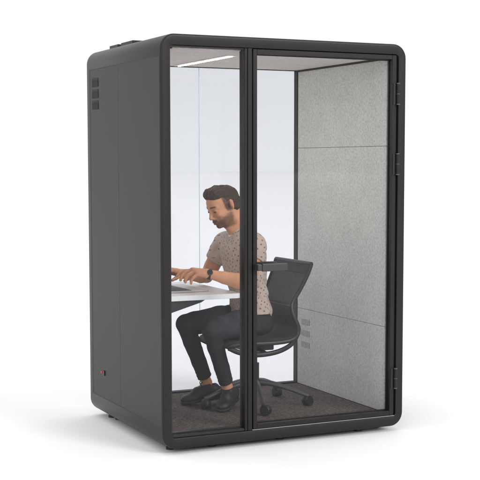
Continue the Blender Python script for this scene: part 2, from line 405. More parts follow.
# door
dr = bmesh.new()
y0, y1 = .0015, .052
box(dr, -.2165, -.1925, y0, y1, .0665, 2.1365); box(dr, .6600, .6860, y0, y1, .0665, 2.1365)
box(dr, -.1923, .6598, y0, y1, 2.1125, 2.1365); box(dr, -.1923, .6598, y0, y1, .0665, .0930)
door = finish('door', dr, M['frame'], booth, bevel=.0022, seg=3)
boxo('pane', M['glass'], door, (-.1925, .6600, .0405, .0485, .0930, 2.1125), 0)
bm = bmesh.new()
box(bm, -.1922, -.1865, .034, .0402, .0935, 2.112); box(bm, .6545, .6597, .034, .0402, .0935, 2.112); box(bm, -.1863, .6543, .034, .0402, 2.1065, 2.112); box(bm, -.1863, .6543, .034, .0402, .0935, .0985)
finish('glazing_seal', bm, M['gasket'], door, smooth=False)
for z0, z1 in ((1.857, 1.981), (1.459, 1.583), (.222, .343)):
    bm = bmesh.new(); zm = (z0 + z1) / 2
    cyl(bm, (.693, -.009, z0 + .006), (.693, -.009, zm - .002), .0095); cyl(bm, (.693, -.009, zm + .002), (.693, -.009, z1 - .006), .0095)
    box(bm, .680, .7065, -.0035, .0011, z0 + .004, z1 - .004)
    hg = finish('hinge', bm, M['frame'], door)
    bm = bmesh.new(); box(bm, .6660, .6795, -.0022, .0011, z0 + .002, z1 - .002); finish('hinge_shade', bm, M['gasket'], hg, smooth=False)  # black plate drawn as the shadow left of the hinge barrel
    for a, b in ((z0, z0 + .006), (zm - .002, zm + .002), (z1 - .006, z1)):
        bm = bmesh.new(); cyl(bm, (.693, -.009, a), (.693, -.009, b), .0103); finish('hinge_cap', bm, M['dark_metal'], hg)
bm = bmesh.new()
box(bm, -.185, -.032, -.052, -.036, .940, .982); box(bm, -.2120, -.1855, -.050, .0012, .944, .978)
finish('handle', bm, M['handle'], door, bevel=.004, seg=3)
bm = bmesh.new()
box(bm, -.19, -.03, .088, .103, .940, .982); box(bm, -.2145, -.19, .0525, .101, .944, .978)
finish('handle', bm, M['black'], door, bevel=.004, seg=3)
boxo('lip_highlight', M['lip_highlight'], booth, (-.2220, .6995, .0010, .060, .0597, .0640), .0008)  # pale strip standing in for the reflection on the shell's bottom lip
boxo('door_jamb', M['gasket'], booth, (.6870, .6993, .016, .070, .0645, 2.1403), .001)
boxo('head_jamb', M['gasket'], booth, (-.2220, .6868, .016, .070, 2.1370, 2.1403), .0008)
# feet
for x, y in ((-.655, 1.10), (-.655, .14), (-.42, .11), (.508, .10), (.655, .14), (.655, 1.10), (0, .11), (0, 1.10), (-.64, 1.02)):
    bm = bmesh.new(); cyl(bm, (x, y, -.0298), (x, y, -.016), .022); cyl(bm, (x, y, -.016), (x, y, .003), .008)
    finish('levelling_foot', bm, M['black'], booth)
# roof fan housings
boxo('roof_unit', M['shell'], booth, (-.66, -.44, .915, 1.062, 2.2002, 2.2225), .003)
bm = bmesh.new(); box(bm, -.66, -.40, .665, .862, 2.2002, 2.2235); finish('roof_unit', bm, M['shell'], booth, bevel=.003)
boxo('roof_duct', M['black'], booth, (-.60, -.48, .8635, .9135, 2.2002, 2.213), .002)

# ------------------------------------------------------------------ desk
ZD = .785
desk = empty('desk', (-.4, .63, .07), 'white desktop with dark tray fixed inside the booth under the laptop', 'desk')
bm = bmesh.new(); pts = []
for cx, cy, a0 in ((-.165, .365, 270), (-.165, 1.085, 0)):
    for i in range(9): t = math.radians(a0 + 90 * i / 8); pts.append((cx + .035 * math.cos(t), cy + .035 * math.sin(t)))
pts += [(-.6665, 1.12), (-.6665, .33)]
A = [bm.verts.new((x, y, ZD)) for x, y in pts]; B = [bm.verts.new((x, y, ZD - .028)) for x, y in pts]
bm.faces.new(A); bm.faces.new(B[::-1])
for i in range(len(pts)): j = (i + 1) % len(pts); bm.faces.new((B[i], B[j], A[j], A[i]))
finish('desktop', bm, M['white'], desk, bevel=.002)
bm = bmesh.new()
q = [(-.666, ZD - .0285), (-.345, ZD - .0285), (-.372, ZD - .044), (-.666, ZD - .128)]
A = [bm.verts.new((x, .355, z)) for x, z in q]; B = [bm.verts.new((x, .60, z)) for x, z in q]
bm.faces.new(A); bm.faces.new(B[::-1])
for i in range(4): j = (i + 1) % 4; bm.faces.new((B[i], B[j], A[j], A[i]))
finish('cable_tray', bm, M['black'], desk, bevel=.003)
bm = bmesh.new(); box(bm, -.666, -.30, .93, .96, ZD - .06, ZD - .0285); finish('bracket', bm, M['whitebr'], desk, bevel=.002)
bm = bmesh.new(); box(bm, -.666, -.62, .62, .70, .0705, ZD - .0285); finish('leg', bm, M['whitebr'], desk, bevel=.004)

# laptop
lap = empty('laptop', (-.43, .68, ZD), 'open silver laptop with dark keys on the white desk', 'laptop')
a = math.radians(4); Rl = Matrix.Rotation(a, 3, 'Z')
def lrot(o): o.rotation_euler = (0, 0, 0); return o
boxo('base', M['silver'], lap, (-.555, -.268, .49, .88, ZD + .0006, ZD + .0105), .003, 3)
bm = bmesh.new()
for r in range(6):
    for c in range(14):
        x0 = -.545 + r * .030; y0 = .505 + c * .0258; box(bm, x0, x0 + .026, y0, y0 + .0225, ZD + .0107, ZD + .0122)
finish('keyboard', bm, M['keys'], lap, bevel=.0006, seg=1)
bm = bmesh.new(); box(bm, -.345, -.285, .62, .76, ZD + .0107, ZD + .0110); finish('touchpad', bm, M['silver'], lap, smooth=False)
bm = bmesh.new(); Rm = Matrix.Rotation(math.radians(-14), 3, 'Y'); box(bm, -.590, -.584, .49, .88, ZD + .008, ZD + .240, Rm); finish('screen', bm, M['black'], lap, bevel=.002)

# ------------------------------------------------------------------ chair
CX, CY = .08, .60
chair = empty('office_chair', (CX, CY, .07), 'black swivel chair with mesh backrest under the seated man', 'office chair')
prof = catmull([(.340, .935), (.312, .86), (.270, .775), (.236, .72), (.219, .683), (.226, .63), (.250, .575), (.256, .54), (.235, .500), (.17, .482), (.05, .478), (-.08, .482), (-.16, .478), (-.19, .463)], 6)
def hwid(i):  # half width along the profile
    t = i / (len(prof) - 1); return .232 - .026 * math.sin(min(t / .45, 1) * PI) ** 2 - .03 * max(0, (t - .85) / .15) ** 2
def sheet(i0, i1, mat, name, th, ny=16, inset=.0, bow=.035):
    bm = bmesh.new(); fr = []; bk = []
    for i in range(i0, i1):
        x, z = prof[i]; xn, zn = prof[min(i + 1, len(prof) - 1)]; xp, zp = prof[max(i - 1, 0)]
        tx, tz = xn - xp, zn - zp; l = math.hypot(tx, tz); nx, nz = -tz / l, tx / l
        if i < len(prof) * .55 and nx > 0 or (i >= len(prof) * .55 and nz < 0): nx, nz = -nx, -nz
        w = hwid(i) - inset; A = []; B = []
        for k in range(ny + 1):
            u = -1 + 2 * k / ny; b_ = bow * (1 - u * u) * math.sin(PI * min(1, i / (len(prof) * .9)))
            px, pz = x - nx * b_, z - nz * b_ * .6
            A.append(bm.verts.new((px + nx * th / 2, CY + u * w, pz + nz * th / 2))); B.append(bm.verts.new((px - nx * th / 2, CY + u * w, pz - nz * th / 2)))
        fr.append(A); bk.append(B)
    for G, fl in ((fr, 1), (bk, 0)):
        for a_, b_ in zip(G, G[1:]):
            for k in range(ny): bm.faces.new((a_[k], a_[k + 1], b_[k + 1], b_[k]))
    for k in range(ny): bm.faces.new((fr[0][k], fr[0][k + 1], bk[0][k + 1], bk[0][k])); bm.faces.new((fr[-1][k], fr[-1][k + 1], bk[-1][k + 1], bk[-1][k]))
    for i in range(len(fr) - 1):
        for e in (0, ny): bm.faces.new((fr[i][e], fr[i + 1][e], bk[i + 1][e], bk[i][e]))
    return finish(name, bm, mat, chair)
iw = 24; np_ = len(prof)
sheet(0, 6, M['weave_band'], 'back_band', .010, inset=.006)
sheet(5, iw + 1, M['weave'], 'backrest', .004, inset=.006)
sheet(iw, np_, M['seatfab'], 'seat', .024, inset=.004, bow=.022)
bm = bmesh.new()
for s in (-1, 1):
    tube(bm, [(prof[i][0], CY + s * hwid(i), prof[i][1]) for i in range(0, np_, 3)], .0105, sub=3, flat=(1.25, .9))
def cross(i, r, bow):
    x, z = prof[i]; w = hwid(i); tube(bm, [(x + bow * (1 - u * u), CY + u * w, z - .2 * bow * (1 - u * u)) for u in (-1, -.6, -.2, .2, .6, 1)], r, sub=4, up=(0, 0, 1))
cross(0, .011, .0); cross(iw, .0095, .035)
finish('back_frame', bm, M['black'], chair)
for s in (-1, 1):
    bm = bmesh.new()
    tube(bm, [(-.185, CY + s * .205, .462), (-.12, CY + s * .205, .432), (-.03, CY + s * .20, .412), (.06, CY + s * .195, .409), (.15, CY + s * .20, .424), (.22, CY + s * .212, .462), (.258, CY + s * .226, .53)], .0125, sub=5, flat=(1.2, .8))
    finish('support_arm', bm, M['black'], chair)
bm = bmesh.new(); box(bm, -.02, .17, CY - .08, CY + .08, .412, .448); tube(bm, [(.06, CY - .195, .409), (.075, CY, .418), (.06, CY + .195, .409)], .016, sub=5, up=(0, 0, 1))
finish('tilt_mechanism', bm, M['black'], chair, bevel=.006)
bm = bmesh.new(); cyl(bm, (CX, CY, .20), (CX, CY, .33), .026); cyl(bm, (CX, CY, .33), (CX, CY, .415), .015); finish('gas_column', bm, M['black'], chair)
bm = bmesh.new(); cyl(bm, (CX, CY, .178), (CX, CY, .232), .038, .034); finish('hub', bm, M['black'], chair, bevel=.003)
for ang in (-30.7, 36, 108, 177, -106.6):
    t = math.radians(ang); d = Vector((math.cos(t), math.sin(t), 0)); C0 = Vector((CX, CY, 0)); w = Vector((-d.y, d.x, 0))
    bm = bmesh.new(); tube(bm, [C0 + d * .03 + Vector((0, 0, .215)), C0 + d * .12 + Vector((0, 0, .200)), C0 + d * .22 + Vector((0, 0, .170)), C0 + d * .305 + Vector((0, 0, .139)), C0 + d * .325 + Vector((0, 0, .134))], [.022, .020, .016, .0135, .010], sub=5, flat=(.85, 1.1), up=tuple(w))
    leg = finish('leg', bm, M['dark_metal'], chair)
    bm = bmesh.new(); p = C0 + d * .307
    tw = Vector((math.cos(t + .9), math.sin(t + .9), 0)); o2 = Vector((-tw.y, tw.x, 0))
    for s in (-1, 1): cyl(bm, p + tw * .018 + o2 * s * .005 + Vector((0, 0, .0985)), p + tw * .018 + o2 * s * .024 + Vector((0, 0, .0985)), .0282, .0265, 28)
    cyl(bm, p + Vector((0, 0, .085)), p + Vector((0, 0, .138)), .007)
    tube(bm, [p + tw * (-.012) + Vector((0, 0, .108)), p + tw * .004 + Vector((0, 0, .129)), p + tw * .030 + Vector((0, 0, .128)), p + tw * .047 + Vector((0, 0, .108))], .008, sub=4, up=tuple(o2), flat=(.6, 2.4))
    finish('caster', bm, M['black'], leg)

# ------------------------------------------------------------------ person
man = empty('person', (.02, .60, .07), 'bearded man in a printed beige t-shirt and dark jeans seated working at the desk', 'person')
# head frame: face looks along local -x
HC = np.array((-.128, .598, 1.281))
Rh = np.array((Matrix.Rotation(math.radians(9), 3, 'Z') @ Matrix.Rotation(math.radians(-25), 3, 'Y') @ Matrix.Rotation(math.radians(-3), 3, 'X')))
def hp(p): return HC + Rh @ np.array(p, float)
def hl(P): return (P - HC) @ Rh
B = Field((-.58, .22, .06), (.26, .98, 1.42), .0032)
h = lambda p, r, k=.014, mode='add': B.ell(hp(p), r, k, Rh, mode)
h((.016, 0, .026), (.091, .073, .072), .01)
h((-.030, 0, .034), (.064, .062, .058), .03)
h((-.036, 0, -.030), (.054, .058, .072), .03)
h((-.036, 0, -.074), (.050, .047, .036), .02)
h((-.076, 0, -.098), (.017, .021, .016), .018)
h((-.004, 0, -.052), (.040, .061, .040), .03)
for s in (-1, 1):
    B.cap(hp((-.089, s * .012, .020)), hp((-.074, s * .046, .022)), .0095, .008, .012)
    h((-.066, s * .042, -.028), (.022, .018, .015), .018)
    h((-.097, s * .030, .000), (.012, .018, .0115), .010, 'sub')
    h((-.079, s * .031, -.001), (.0135, .0165, .0118), .003)
    # ear
    Re = Rh @ np.array(Matrix.Rotation(math.radians(s * -18), 3, 'Z')) @ np.array(Matrix.Rotation(math.radians(12), 3, 'Y'))
    B.ell(hp((.012, s * .077, -.002)), (.0185, .0075, .031), .006, Re)
    B.ell(hp((.006, s * .0865, .002)), (.0095, .0095, .017), .004, Re, 'sub')
B.cap(hp((-.088, 0, .012)), hp((-.108, 0, -.030)), .0075, .0105, .012)
h((-.110, 0, -.036), (.0115, .0115, .0095), .008)
for s in (-1, 1): h((-.100, s * .0125, -.039), (.010, .0065, .0078), .006)
h((-.090, 0, -.060), (.012, .024, .012), .012)
h((-.0985, 0, -.0655), (.008, .020, .0045), .004)
h((-.0965, 0, -.0765), (.008, .018, .0055), .004)
h((-.1045, 0, -.0708), (.005, .020, .0013), .003, 'sub')
# neck, torso, arms
B.cap(hp((.034, 0, -.055)), (-.002, .598, 1.115), .054, .060, .02)
B.cap(hp((-.022, 0, -.088)), (-.040, .60, 1.10), .030, .034, .03)
B.cap((-.005, .50, 1.095), (-.015, .70, 1.085), .045, .045, .05)
B.ell((.005, .6, .95), (.095, .15, .15), .05); B.ell((.035, .6, .78), (.080, .13, .14), .04); B.ell((.05, .6, .64), (.085, .145, .085), .03)
LS, LE, LW = (-.012, .412, 1.045), (-.094, .338, .840), (-.292, .437, .893)
RS, RE, RW = (-.040, .775, 1.045), (-.120, .865, .838), (-.335, .725, .872)
def mid(a, b, t, off=(0, 0, 0)): return tuple(np.array(a) * (1 - t) + np.array(b) * t + np.array(off))
for S_, E_, W_ in ((LS, LE, LW), (RS, RE, RW)):
    B.chain([S_, mid(S_, E_, .35), mid(S_, E_, .7), E_], [.054, .056, .050, .041] if S_ == LS else [.052, .052, .047, .040], .006)
    B.chain([E_, mid(E_, W_, .25), mid(E_, W_, .6), W_], [.040, .0440, .036, .0250], .006)
# legs (hidden by jeans but part of one body)
LK, LA, LH = (-.270, .448, .568), (-.112, .578, .200), (.070, .51, .592)
RK, RA, RH_ = (-.332, .690, .578), (-.172, .748, .205), (.070, .69, .592)
for Hh, K, A_ in ((LH, LK, LA), (RH_, RK, RA)):
    B.chain([Hh, K, mid(K, A_, .35, (.0, .0, 0)), mid(K, A_, .7, (.0, .0, 0)), A_], [.064, .040, .034, .030, .029], .02)
    B.cap(A_, tuple(np.array(A_) + np.array((-.005, .004, -.065))), .029, .029, .02)
# hands
def hand(W, K, F, Th, palm_r=.0155):
    for i, k in enumerate(K):
        B.cap(W, k, .020, (.0125, .0125, .012, .011)[i], .016)
    for i in range(3): B.cap(mid(W, K[i], .55), K[i + 1], palm_r, .0115, .014)
    for i, f in enumerate(F):
        r0 = (.0098, .0102, .0098, .0088)[i]; B.chain([K[i]] + f, [r0 + .0008, r0, r0 * .92, r0 * .80], .0035)
    B.chain(Th, [.017, .0135, .0108, .0088], .006)
hand(LW, [(-.380, .478, .914), (-.386, .455, .918), (-.382, .432, .912), (-.372, .411, .899)],
     [[(-.420, .487, .912), (-.446, .490, .899), (-.466, .491, .885)],
      [(-.428, .458, .906), (-.450, .458, .885), (-.458, .457, .862)],
      [(-.420, .429, .895), (-.438, .428, .872), (-.440, .428, .852)],
      [(-.403, .402, .878), (-.416, .401, .860), (-.416, .403, .845)]],
     [mid(LW, (-.345, .470, .885), .4), (-.352, .490, .880), (-.385, .505, .866), (-.412, .507, .853)])
hand(RW, [(-.415, .668, .900), (-.425, .690, .902), (-.424, .712, .896), (-.414, .733, .884)],
     [[(-.455, .655, .897), (-.480, .649, .882), (-.495, .646, .864)],
      [(-.468, .686, .892), (-.492, .684, .872), (-.500, .683, .852)],
      [(-.464, .715, .882), (-.484, .716, .861), (-.490, .716, .843)],
      [(-.446, .741, .868), (-.462, .744, .850), (-.466, .744, .835)]],
     [mid(RW, (-.38, .68, .868), .4), (-.382, .664, .866), (-.412, .643, .856), (-.438, .635, .846)])
SK = np.array((.62, .300, .172))
BM = [None, None]
def skin_tint(v):
    q = hl(v); x, y, z = q[:, 0], q[:, 1], q[:, 2]; inh = (np.abs(y) < .1) & (z > -.15) & (z < .16) & (x > -.14) & (x < .12)
    c = np.tile(SK, (len(v), 1)); n = wob(v, 60, .3)
    c *= (1 + .05 * n)[:, None]
    def mixc(m, col): 
        nonlocal c; m = np.clip(m, 0, 1)[:, None]; c = c * (1 - m) + np.array(col) * m
    ih = inh.astype(float)
    # warm cheeks, nose, ears
    mixc(ih * .35 * np.exp(-((x + .08) ** 2 + (np.abs(y) - .035) ** 2 + (z + .03) ** 2) / .0006), (.45, .16, .11))
    mixc(ih * .4 * sstep(.066, .078, np.abs(y)), (.42, .16, .11))
    # beard: jaw, chin, moustache
    edge = -.052 + .34 * np.clip(x + .065, 0, .09) + .004 * wob(v, 260, 1)
    beard = sstep(edge + .014, edge - .020, z) * sstep(.022, -.012, x) * sstep(-.135, -.118, z) * (.82 + .18 * sstep(-.03, -.075, x)) * (.9 + .1 * wob(v, 420, 2))
    beard = np.maximum(beard, sstep(.014, -.004, x) * sstep(-.038 + .25 * np.clip(-z, 0, .05), -.024 + .25 * np.clip(-z, 0, .05), x) * sstep(.078, .062, z) * sstep(-.045, -.015, z) * sstep(.045, .055, np.abs(y)))
    must = sstep(-.0485, -.053, z) * sstep(-.070, -.066, z) * sstep(-.085, -.092, x) * (np.abs(y) < .030)
    beard = np.maximum(beard * .86, must * .9)
    lips = np.exp(-((z + .0715) / .0072) ** 4) * np.exp(-(y / .021) ** 4) * sstep(-.092, -.096, x)
    BM[0] = ih * beard; BM[1] = v; mixc(ih * np.clip(beard, 0, 1), (.060, .034, .022)); mixc(ih * lips * .85, (.30, .115, .085))
    # brows, lash line
    brow = np.exp(-((z - .026 + .10 * np.maximum(np.abs(y) - .035, 0)) / .0052) ** 4) * sstep(.007, .020, np.abs(y)) * sstep(.060, .040, np.abs(y)) * sstep(-.055, -.065, x)
    mixc(ih * brow * .95, (.030, .018, .013))
    eye = np.exp(-((z + .0035) / .0052) ** 4) * np.exp(-((np.abs(y) - .031) / .0135) ** 4) * sstep(-.08, -.084, x)
    mixc(ih * eye * .92, (.035, .022, .018))
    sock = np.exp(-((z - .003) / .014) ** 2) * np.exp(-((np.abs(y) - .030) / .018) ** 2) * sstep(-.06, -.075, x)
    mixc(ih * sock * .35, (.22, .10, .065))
    # shaved shade under the hair
    return np.c_[c, np.ones(len(v))]
body = sdf_object('body', B, M['skin'], man, skin_tint, relax=1)
# hair
F = Field(hp((0, 0, 0)) - .19, hp((0, 0, 0)) + .19, .0026)
g_ = lambda p, r, k=.014, mode='add': F.ell(hp(p), r, k, Rh, mode)
g_((.018, 0, .030), (.0950, .0760, .0765), .01)
g_((.052, 0, -.016), (.060, .068, .070), .02)
g_((-.022, 0, .078), (.062, .058, .028), .02)
F.cap(hp((-.046, -.028, .0975)), hp((-.046, .028, .0975)), .0150, .0150, .02)
F.cap(hp((-.044, -.036, .095)), hp((.015, -.034, .099)), .0175, .016, .035)
F.cap(hp((-.044, .036, .095)), hp((.015, .034, .099)), .0175, .016, .035)
# carve the face, the ears' surround and the neck
F.ell(hp((-.112, 0, .026)), (.062, .100, .056), .006, Rh, 'sub')
F.ell(hp((-.090, 0, -.060)), (.064, .10, .076), .006, Rh, 'sub')
for s in (-1, 1): F.ell(hp((.004, s * .088, -.008)), (.027, .030, .034), .010, Rh, 'sub')
F.ell(hp((.000, 0, -.075)), (.06, .1, .050), .006, Rh, 'sub'); F.half(hp((0, 0, -.062)), Rh @ np.array((.15, 0, -1)))
F.disp(lambda P: .0014 * np.sin(hl(P)[..., 1] * 900 + 3 * wob(P, 60)) * sstep(.04, .08, hl(P)[..., 2]) + .0020 * np.sin(hl(P)[..., 1] * 330 + 2.5 * wob(P, 45)) * sstep(.05, .09, hl(P)[..., 2]) + .0010 * wob(P, 420, .5) + .002 * wob(P, 110, .2))
hair = sdf_object('hair', F, M['hair'], man, None, relax=1)
from mathutils.bvhtree import BVHTree
def strands(name, parent, obj, pts, dirf, steps, step, lift, rad, mat, seed):
    rng = np.random.default_rng(seed); me = obj.data
    tree = BVHTree.FromPolygons([v_.co for v_ in me.vertices], [tuple(p_.vertices) for p_ in me.polygons])
    V = []; Fc = []
    for p in pts:
        p = Vector(p); path = []; jit = Vector(rng.normal(0, .22, 3))
        n_ = steps + rng.integers(-1, 2)
        for i in range(n_):
            q, nr, _, _ = tree.find_nearest(p)
            if q is None: break
            path.append(q + nr * lift * (.3 + i / n_) ) 
            d = Vector(dirf(np.array(q))) + jit; d -= nr * d.dot(nr)
            if d.length < 1e-6: break
            p = q + d.normalized() * step
        if len(path) < 3: continue
        b0 = len(V)
        for i, c_ in enumerate(path):
            t = (path[min(i + 1, len(path) - 1)] - path[max(i - 1, 0)]).normalized(); u = t.orthogonal().normalized(); w = t.cross(u)
            r = rad * (1 - .75 * i / (len(path) - 1))
            for k in range(3):
                a = 2 * PI * k / 3; V.append(c_ + (u * math.cos(a) + w * math.sin(a)) * r)
        for i in range(len(path) - 1):
            for k in range(3): Fc.append((b0 + i * 3 + k, b0 + i * 3 + (k + 1) % 3, b0 + i * 3 + 3 + (k + 1) % 3, b0 + i * 3 + 3 + k))
    m2 = bpy.data.meshes.new(name); m2.from_pydata(V, [], Fc); m2.materials.append(mat)
    o = bpy.data.objects.new(name, m2); COL.objects.link(o); o.parent = parent; o['kind'] = 'stuff'
    if parent.type == 'EMPTY': o.matrix_parent_inverse = Matrix.Translation(-parent.location)
    for p_ in m2.polygons: p_.use_smooth = True
    return o
def mat_strand():
    m, nt, out = new_mat('hair_strands')
    g = N(nt, 'ShaderNodeNewGeometry')
    c = ramp(nt, g.outputs['Random Per Island'], [(0, (.016, .009, .006)), (.5, (.062, .037, .024)), (1, (.21, .135, .085))])
    b = N(nt, 'ShaderNodeBsdfPrincipled'); L(nt, c, b.inputs['Base Color']); b.inputs['Roughness'].default_value = .42; b.inputs['Specular IOR Level'].default_value = .4
    L(nt, b.outputs[0], out.inputs['Surface']); return m
M['strand'] = mat_strand()
hv = np.empty(len(hair.data.vertices) * 3, np.float32); hair.data.vertices.foreach_get('co', hv); hv = hv.reshape(-1, 3)
rng = np.random.default_rng(3); hlv = hl(hv); rr = np.linalg.norm(hlv - np.array((.015, 0, .02)), axis=1)
outer = np.where((rr > .066))[0]
top = outer[hlv[outer, 2] > .055]; sid = outer[hlv[outer, 2] <= .055]
def d_top(q):
    l = hl(q[None])[0]; return Rh @ np.array((1.0, .9 * np.sign(l[1]) * min(1, abs(l[1]) / .03) + .25, .15 if l[0] < -.02 else -.2))
def d_sid(q):
    return Rh @ np.array((.55, 0, -1.0))
strands('hair_strand', hair, hair, hv[rng.choice(top, 2600)], d_top, 6, .0075, .0022, .00095, M['strand'], 1)
strands('hair_strand', hair, hair, hv[rng.choice(sid, 2600)], d_sid, 4, .0040, .0009, .00060, M['strand'], 2)
bmk, bv = BM
bi = rng.choice(len(bv), 2600, p=np.clip(bmk, 0, None) ** 1.3 / (np.clip(bmk, 0, None) ** 1.3).sum())
for s in (-1, 1):
    bm = bmesh.new(); tube(bm, [hp((-.0895, s * .0185, -.0055)), hp((-.0932, s * .026, -.0045)), hp((-.0932, s * .035, -.0045)), hp((-.0885, s * .0445, -.0065))], [.0006, .0014, .0015, .0007], n=8, sub=4, up=tuple(Rh @ np.array((0, 0, 1.))))
    finish('eyelash', bm, M['lace'], man)
strands('beard', man, body, bv[bi], lambda q: Rh @ np.array((-.25, 0, -1.0)), 3, .0022, .0012, .00042, M['strand'], 4)
# t-shirt
F = Field((-.26, .28, .50), (.26, .94, 1.20), .0034)
F.ell((.050, .6, .636), (.116, .190, .104), .02); F.ell((.042, .6, .74), (.104, .156, .13), .03); F.ell((.018, .6, .90), (.116, .168, .15), .05)
F.ell((.000, .6, 1.00), (.118, .178, .125), .05)
F.cap((-.004, .455, 1.066), (-.022, .745, 1.056), .064, .062, .05); F.cap((-.008, .54, 1.105), (-.016, .66, 1.10), .050, .050, .05)
F.cap((.08, .52, .60), (.118, .535, .578), .062, .046, .03)      # loose tail behind the hip
LSe, RSe = mid(LS, LE, .40), mid(RS, RE, .52)
F.cap(LS, LSe, .068, .069, .03); F.cap(RS, RSe, .067, .063, .03)
def folds(P):
    x, y, z = P[..., 0], P[..., 1], P[..., 2]
    lowr = sstep(.95, .72, z) * sstep(.545, .62, z)
    f = .0022 * wob(P, 34, .8) + .0010 * wob(P, 85, .1)
    f += .0060 * lowr * (1 - 2 * np.abs(np.sin((z * .8 + x * .9 + .035 * np.sin(y * 17)) * 44 + 1.5 * wob(P, 13, .4)))) * (.55 + .45 * wob(P, 9, 1.9))
    f += .0050 * sstep(.72, .85, z) * sstep(1.08, 1.0, z) * (1 - 2 * np.abs(np.sin((z * .55 - x * 1.0 + y * .25) * 40 + 1.3 * wob(P, 11, 2.4)))) * (.5 + .5 * wob(P, 10, .9))
    arm = np.exp(-((y - .46) ** 2 + (z - .99) ** 2 + (x + .03) ** 2) / .010)
    f += .0055 * arm * (1 - 2 * np.abs(np.sin((x * .8 + z * .4 + y * .9) * 60)))
    return f
F.disp(folds)
nl = lambda P: None
for S_, E_, e_ in ((LS, LE, LSe), (RS, RE, RSe)):
    dr_ = np.array(E_) - np.array(S_); dr_ /= np.linalg.norm(dr_); m_ = np.array(e_)
    F.op(lambda P, m_=m_, dr_=dr_: np.maximum(-((P - m_) @ dr_), np.sqrt(((P - m_) ** 2).sum(-1)) - .105), m_ - .11, m_ + .11, .004, 'sub')
    F.cap(tuple(m_ - dr_ * .014), tuple(m_ + dr_ * .05), .0605 if S_ == LS else .0555, .0605 if S_ == LS else .0555, .003, 'sub')
NB = np.array((.006, .600, 1.130))
F.ell((.000, .600, 1.155), (.076, .078, .074), .006, None, 'sub')      # neck opening
F.cap((-.055, .598, 1.155), (-.104, .590, 1.108), .034, .006, .008, 'sub')
F.half((.0, .6, .532), (.12, 0, -1))
F.op(lambda P: np.maximum((P[..., 2] - .655 + (P[..., 0] - .095) * 1.6) / 1.9, P[..., 2] - .642), F.lo, F.lo + F.h * F.n, .004, 'sub')
def shirt_tint(v):
    base = np.array((.51, .415, .355)); n = 1 + .05 * wob(v, 30, .4)
    c = base * n[:, None]; a = np.ones(len(v))
    q = (v - np.array((.000, .600, 1.155))) / np.array((.076, .078, .074)); dn = (np.sqrt((q * q).sum(1)) - 1) * .076
    pa = np.array((-.055, .598, 1.155)); ba = np.array((-.104, .590, 1.108)) - pa
    t = np.clip(((v - pa) @ ba) / (ba @ ba), 0, 1); dv = np.sqrt((((v - pa) - t[:, None] * ba) ** 2).sum(1)) - (.034 - .028 * t)
    band = sstep(.015, .012, np.minimum(dn, dv)) * sstep(1.05, 1.07, v[:, 2])
    c = c * (1 - band[:, None]) + np.array((.80, .74, .68)) * band[:, None]; a = a * (1 - band)
    for S_, E_, e_ in ((LS, LE, LSe), (RS, RE, RSe)):
        dr_ = np.array(E_) - np.array(S_); dr_ /= np.linalg.norm(dr_); dd = (v - np.array(e_)) @ dr_; rr = np.sqrt(((v - np.array(e_)) ** 2).sum(1)) < .10
        cuff = (np.abs(dd + .014) < .002) & rr; c[cuff] *= .80; a[(dd > -.014) & rr] = 0
    return np.c_[c, a]
ts = sdf_object('t_shirt', F, M['shirt'], man, shirt_tint)
nv = len(ts.data.vertices); cv = np.empty(nv * 3, np.float32); ts.data.vertices.foreach_get('co', cv); cv = cv.reshape(-1, 3)
uvv = np.stack((np.arctan2(cv[:, 0] - .02, .6 - cv[:, 1]) * .155, cv[:, 2], 0 * cv[:, 0]), 1)
at = ts.data.attributes.new('cloth_uv', 'FLOAT_VECTOR', 'POINT'); at.data.foreach_set('vector', uvv.astype(np.float32).ravel())
# jeans
F = Field((-.44, .34, .15), (.22, .88, .74), .0036)
F.ell((.058, .6, .600), (.108, .172, .092), .02)
for Hh, K, A_, sgn in ((LH, LK, LA, 1), (RH_, RK, RA, -1)):
    F.chain([Hh, mid(Hh, K, .45, (0, 0, .004)), mid(Hh, K, .85), K], [.086, .083, .067, .058], .010)
    F.chain([K, mid(K, A_, .30, (-.003, .000, 0)), mid(K, A_, .65, (-.001, .0, 0)), mid(K, A_, 1.05)], [.0560, .0500, .0450, .0430], .007)
def jfold(P):
    x, y, z = P[..., 0], P[..., 1], P[..., 2]
    f = .0010 * wob(P, 45, .3)
    ankle = sstep(.33, .22, z); f += .0016 * ankle * np.sin(z * 260 + 2 * np.sin(y * 40) + 1.5 * wob(P, 25)) 
    kn = np.exp(-((x + .20) ** 2 + (z - .53) ** 2) / .006); f += .0030 * kn * (1 - 2 * np.abs(np.sin((x * .9 - z * .6) * 95 + 1.6 * np.sin(y * 30) + wob(P, 18))))
    hip = np.exp(-((x - .0) ** 2 + (z - .62) ** 2) / .006) * sstep(.06, .0, x); f += .0055 * hip * (1 - 2 * np.abs(np.sin((x * 1 + z * .5) * 70 + 1.6 * np.sin(y * 22) + wob(P, 16))))
    return f
F.disp(jfold)
for K, A_ in ((LK, LA), (RK, RA)):
    dr_ = np.array(A_) - np.array(K); dr_ /= np.linalg.norm(dr_); m_ = np.array(A_) - dr_ * .038
    F.op(lambda P, m_=m_, dr_=dr_: np.maximum(-((P - m_) @ dr_), np.sqrt(((P - m_) ** 2).sum(-1)) - .12), m_ - .13, m_ + .13, .004, 'sub')
    F.cap(tuple(m_ - dr_ * .012), tuple(m_ + dr_ * .04), .0325, .0325, .003, 'sub')
